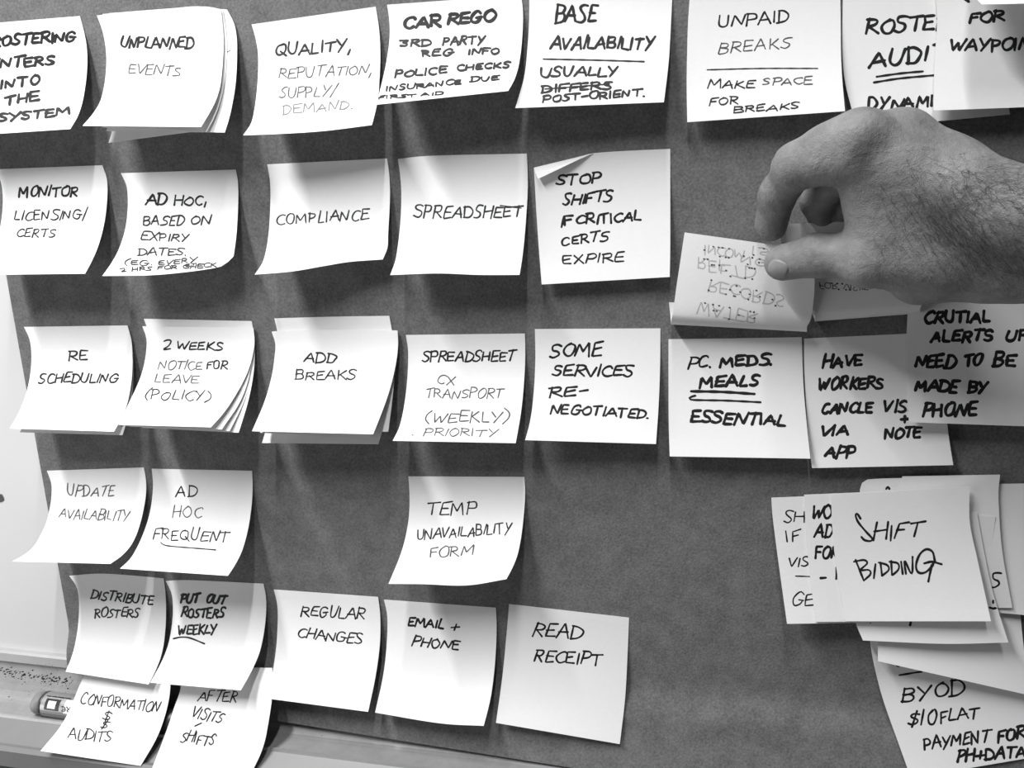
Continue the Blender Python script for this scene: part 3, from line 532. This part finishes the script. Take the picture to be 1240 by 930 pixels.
G1 = rolled('white note rolled upward and pinched between thumb and finger, faint mirrored writing on its back',
    [(812.6,392.6),(815,378),(819,348),(824,315),(829,281.4)], [(977,401.5),(982,385.5),(984.8,366),(986.5,340),(984,303)], (810,366), (975,372), .015, .024, .0008,
    [('INCOM',852,308,900,314,11,1.5,'bleed'),('NG',895,318,928,324,9,1.5,'bleed'),('IS',910,308,930,312,10,1.5,'bleed'),('REF',845,326,878,328,13,1.5,'bleed'),('LTD',872,333,914,338,13,1.5,'bleed'),
     ('RECORDS',857,351,948,372,13,1.5,'bleed'),('WATER',844,379,914,392,14,1.5,'bleed')])
G2 = rolled('second rolled-up note under the hand, right of the pinched one',
    [(986.3,389),(985,375),(970,350),(952,310),(940,272)], [(1114,379),(1117.6,364.9),(1117,340),(1114,300),(1108,263)], (978,366), (1108,360), .017, .017, .0006,
    [('FOR VISIT',992,349,1050,352,7,1.2,'pale')])

# ------------------------------------------------------------------ hand and forearm: one continuous surface
def P3(px, py, lift): return at(px, py, lift/1000)
def build_hand():
    mm = .001
    H = lambda *a: P3(*a)
    idxM, idxP, idxD, idxT = H(1042,178,70), H(963,203,54), H(941,238,35), H(933.5,273,22)
    midM, midP, midD, midT = H(1092,172,60), H(1010,214,36), H(990,244,20), H(995,262,12)
    rinM, rinP, rinT = H(1130,190,46), H(1040,226,24), H(1014,262,10)
    pinM, pinP, pinT = H(1155,215,34), H(1085,245,18), H(1062,266,9)
    thC, thM, thI, thT = H(1140,312,62), H(1050,311,54), H(990,309,42), H(948,318,34)
    wr1, wr2 = H(1216,260,80), H(1222,304,66)
    fa1, fa2 = H(1330,276,98), H(1335,312,84)
    fb1, fb2 = H(1500,290,125), H(1505,330,110)
    prims = []   # (a, b, ra, rb, k)
    palm = [(idxM, wr1, 13.5, 18, 9), (midM, wr1, 13.2, 17, 8), (rinM, wr1, 11, 16, 7), (pinM, wr2, 10, 17, 7),
            (thC, wr2, 17, 22, 10), (H(1048,205,62), H(1063,285,58), 13, 13, 9), (H(1085,225,64), H(1100,300,60), 15, 17, 10), (H(1130,240,64), H(1150,290,62), 17, 19, 10),
            (H(1075,312,52), H(1112,336,50), 10, 11, 8), (H(1112,336,50), H(1180,328,56), 11, 14, 9),
            (wr1, fa1, 17, 19, 10), (wr2, fa2, 19, 21, 10), (fa1, fb1, 19, 26, 12), (fa2, fb2, 21, 27, 12)]
    index = [(idxM, idxP, 13.2, 10.6, 5), (idxP, idxD, 9.9, 8.9, 3), (idxD, idxT, 8.9, 8.3, 3)]
    middle = [(midM, midP, 12, 9.8, 5), (midP, midD, 9.4, 8.4, 3), (midD, midT, 8.2, 7.4, 3)]
    ring = [(rinM, rinP, 11, 9, 5), (rinP, rinT, 8.8, 7.2, 3)]
    pinky = [(pinM, pinP, 10, 8, 5), (pinP, pinT, 7.6, 6.3, 3)]
    thumb = [(thC, thM, 16, 12.3, 8), (thM, thI, 12, 10.4, 6), (thI, thT, 10.4, 9.3, 4)]
    allp = np.array([p for g in (palm, index, middle, ring, pinky, thumb) for q in g for p in q[:2]])
    lo = allp.min(0) - .032; hi = allp.max(0) + .032; hi[0] = min(hi[0], fb1[0] + .02)
    s = .00125; nx, ny, nz = (np.ceil((hi-lo)/s)).astype(int) + 1
    X = (lo[0] + np.arange(nx)*s).astype(np.float32)[:, None, None]; Y = (lo[1] + np.arange(ny)*s).astype(np.float32)[None, :, None]; Z = (lo[2] + np.arange(nz)*s).astype(np.float32)[None, None, :]
    def cone(a, b, ra, rb):
        d = b - a; L2 = float(d @ d)
        t = np.clip(((X-a[0])*d[0] + (Y-a[1])*d[1] + (Z-a[2])*d[2])/L2, 0, 1).astype(np.float32)
        return np.sqrt((X-a[0]-t*d[0])**2 + (Y-a[1]-t*d[1])**2 + (Z-a[2]-t*d[2])**2) - (ra + (rb-ra)*t)*mm
    def smin(a, b, k):
        k = k*mm; h = np.maximum(k - np.abs(a-b), 0)/k; return np.minimum(a, b) - h*h*k*.25
    def chain(g):
        d = None
        for a, b, ra, rb, k in g:
            c = cone(a, b, ra, rb); d = c if d is None else smin(d, c, k)
        return d
    F = chain(palm)
    for g, k in ((thumb, 7), (index, 5), (middle, 4), (ring, 3), (pinky, 3)): F = smin(F, chain(g), k)
    def ball(c, r, k=5):
        nonlocal F
        F = smin(F, np.sqrt((X-c[0])**2 + (Y-c[1])**2 + (Z-c[2])**2) - r*mm, k)
    ball(H(1040,166,74), 9.5, 9); ball(H(1094,170,60), 9.0, 9); ball(H(1146,208,62), 13.5, 12)           # knuckles
    F = smin(F, cone(H(1045,172,66), H(1092,173,58), 12.5, 12), 8)
    ball(H(1002,184,64), 12.0, 8); ball(H(965,198,57), 9.2, 5); ball(H(940,231,40), 7.0, 4)
    ball(H(1052,318,57), 11, 7)
    def bump(c, amp, wdt, axis=None, aw=None):
        """soft push (+ carves in, - raises)"""
        nonlocal F
        dx, dy, dz = X-c[0], Y-c[1], Z-c[2]; r2 = dx*dx + dy*dy + dz*dz
        g = np.exp(-r2/(wdt*mm)**2)
        if axis is not None:
            q = dx*axis[0] + dy*axis[1] + dz*axis[2]; g = g*np.exp(-(q/(aw*mm))**2)
        F = F + (amp*mm*g).astype(np.float32)
    # hollows between the tendons and knuckles
    bump(H(1062,186,88), 2.4, 9); bump(H(1120,196,84), 2.0, 12); bump(H(1075,215,86), 1.2, 14); bump(H(1010,182,74), 1.6, 8)
    bump(H(1160,232,100), 1.5, 16)
    def crease(c, a, b, amp, wdt, aw):
        ax = (b-a)/np.linalg.norm(b-a); bump(c, amp, wdt, ax, aw)
    crease(H(952,203,52), idxM, idxD, 1.2, 9, .9)
    crease(H(950,234,38), idxP, idxT, 1.3, 7, .8)
    for dpx in (0, 9, 17):
        crease(H(1003-dpx,196,70), idxP, idxM, .55, 9, .9)
    for dpx in (0, 6, 12, 19): crease(H(986-dpx,306,55), thM, thI, .6, 10, .8)      # thumb knuckle wrinkles
    for k_, (cx, cy) in enumerate(((1048,350),(1056,352),(1064,356),(1075,360))): crease(H(cx,cy,54), thM, H(1140,340,60), 1.4 if k_ < 2 else .6, 8, 1.0)
    for cx in (1012, 1022, 1033): crease(H(cx,330,56), thM, thI, .5, 12, 1.0)
    # ---- naive surface nets
    S = F < 0
    c = [S[i:nx-1+i, j:ny-1+j, k:nz-1+k] for i in (0, 1) for j in (0, 1) for k in (0, 1)]
    cnt = sum(x.astype(np.int8) for x in c); act = (cnt > 0) & (cnt < 8)
    idx = np.full(act.shape, -1, np.int64); ii = np.argwhere(act); idx[act] = np.arange(len(ii))
    acc = np.zeros((len(ii), 3)); num = np.zeros(len(ii))
    corners = [(i, j, k) for i in (0, 1) for j in (0, 1) for k in (0, 1)]
    for p in corners:
        for ax in range(3):
            if p[ax] == 1: continue
            q = list(p); q[ax] = 1
            fa = F[ii[:, 0]+p[0], ii[:, 1]+p[1], ii[:, 2]+p[2]]; fb = F[ii[:, 0]+q[0], ii[:, 1]+q[1], ii[:, 2]+q[2]]
            m = (fa < 0) != (fb < 0); t = np.where(m, fa/np.where(m, fa-fb, 1), 0)
            pos = np.tile(np.array(p, float), (len(ii), 1)); pos[:, ax] = t
            acc[m] += pos[m]; num[m] += 1
    V = lo + (ii + acc/num[:, None])*s
    faces = []
    for ax in range(3):
        o1, o2 = [a for a in range(3) if a != ax]
        sl0 = [slice(0, -1)]*3; A = np.take(S, range(S.shape[ax]-1), ax); Bq = np.take(S, range(1, S.shape[ax]), ax)
        E = np.argwhere(A != Bq); E = E[(E[:, o1] > 0) & (E[:, o2] > 0) & (E[:, o1] < idx.shape[o1]) & (E[:, o2] < idx.shape[o2])]
        def g(d1, d2):
            e = E.copy(); e[:, o1] -= d1; e[:, o2] -= d2; return idx[e[:, 0], e[:, 1], e[:, 2]]
        q = np.stack([g(1, 1), g(0, 1), g(0, 0), g(1, 0)], 1)
        ins = A[E[:, 0], E[:, 1], E[:, 2]]
        rev = ins if ax == 1 else ~ins
        q[rev] = q[rev][:, ::-1]
        faces.append(q[(q >= 0).all(1)])
    Fq = np.vstack(faces)
    # light smoothing
    for _ in range(2):
        a = np.zeros_like(V); n = np.zeros(len(V))
        for i in range(4):
            np.add.at(a, Fq[:, i], V[Fq[:, (i+1) % 4]]); np.add.at(n, Fq[:, i], 1)
            np.add.at(a, Fq[:, i], V[Fq[:, (i-1) % 4]]); np.add.at(n, Fq[:, i], 1)
        V = V*.6 + (a/np.maximum(n, 1)[:, None])*.4
    return V, Fq
HV, HF = build_hand()
print('hand', HV.shape, HF.shape)
person = empty('person', tuple(P3(1215, 283, 75)))
tag(person, 'bare hairy hand and forearm reaching in from the right, pinching a rolled sticky note', 'person')
hand = mesh_obj('hand_and_forearm', HV, [tuple(map(int, q)) for q in HF], M['skin'], person, smooth=True)
hb = BVHTree.FromPolygons([Vector(v) for v in HV], [tuple(map(int, q)) for q in HF])
hh = surf_hit(hb)
# thumb nail: a thin plate following the thumb tip
nvv_, nff = [], []
NR, NA = 7, 28
cxn, cyn = 942.5, 325.5
c0 = hh(cxn, cyn, .0005); nvv_.append(c0)
ok = True
for r in range(1, NR+1):
    for a in range(NA):
        t = a/NA*2*math.pi; ex = abs(math.cos(t))**.8*math.copysign(1, math.cos(t)); ey = abs(math.sin(t))**.8*math.copysign(1, math.sin(t))
        rx, ry = 13.0*r/NR*ex, 11.0*r/NR*ey; ca, sa = math.cos(.45), math.sin(.45)
        q = hh(cxn + rx*ca - ry*sa, cyn + rx*sa + ry*ca, .00055 if r < NR else -.0002)
        nvv_.append(q if q is not None else nvv_[-1])
for a in range(NA): nff.append((0, 1+a, 1+(a+1) % NA))
for r in range(NR-1):
    for a in range(NA): nff.append((1+r*NA+a, 1+(r+1)*NA+a, 1+(r+1)*NA+(a+1) % NA, 1+r*NA+(a+1) % NA))
nl = mesh_obj('thumb_nail', nvv_, nff, M['nail'], person, smooth=True); nl['label'] = 'short smooth thumb nail'
# hair on the back of the hand and the forearm
def hairs():
    me = hand.data; n = len(HV); nor = np.zeros((n, 3))
    a, b, c = HV[HF[:, 0]], HV[HF[:, 1]], HV[HF[:, 2]]; fn = np.cross(b-a, c-a)
    for i in range(4): np.add.at(nor, HF[:, i], fn)
    nor /= np.linalg.norm(nor, axis=1, keepdims=True) + 1e-12
    # picture position of every vertex, only used to say where on the hand hair grows
    rel = HV - CAM; w_ = rel @ FWD; px = 620 + FPX*(rel @ RIGHT)/w_; py = 465 + FPX*(rel @ DOWN)/w_
    dens = np.clip((px-1035)/120, 0, 1)*np.clip((py-165-0.15*(px-1100))/60, 0, 1)*(nor[:, 1] < .25)
    dens *= np.where((px > 1340), .35, 1); dens *= (.4 + 1.2*np.exp(-((px-1175)/60)**2 - ((py-255)/50)**2))
    dens *= (px > 1040)*np.clip((352-py)/40, 0, 1)
    pick = rng.choice(n, 2100, p=dens/dens.sum(), replace=True)
    v, f = [], []
    for i in pick:
        p = HV[i] + rng.normal(size=3)*.0004; nn = nor[i]
        t = np.clip((px[i]-1060)/180, 0, 1); ang = math.radians(58 - 46*t) + rng.normal()*.35
        if px[i] > 1150 and py[i] < 260 and rng.random() < .5: ang += rng.normal()*1.2
        d = RIGHT*math.cos(ang) + DOWN*math.sin(ang); d = d - nn*(d @ nn); d /= np.linalg.norm(d) + 1e-9
        L = rng.uniform(.005, .013); curl = rng.normal()*.9; r0 = rng.uniform(.00004, .00008); sd = np.cross(nn, d)
        pts = []
        for k in range(5):
            s = k/4; pts.append(p + d*L*s + nn*(.0001 + .0010*math.sin(s*2.2)) + sd*L*curl*s*s*.5)
        base = len(v)
        for k, q in enumerate(pts):
            r = r0*(1 - .8*k/4)
            for j in range(3):
                aa = j*2.0944; v.append(q + sd*math.cos(aa)*r + nn*math.sin(aa)*r)
        for k in range(4):
            for j in range(3):
                j2 = (j+1) % 3; f.append((base+k*3+j, base+k*3+j2, base+k*3+3+j2, base+k*3+3+j))
    o = mesh_obj('arm_hair', v, f, M['hair'], person); o['kind'] = 'stuff'; o['label'] = 'fine dark hair on the back of the hand and forearm'
hairs()
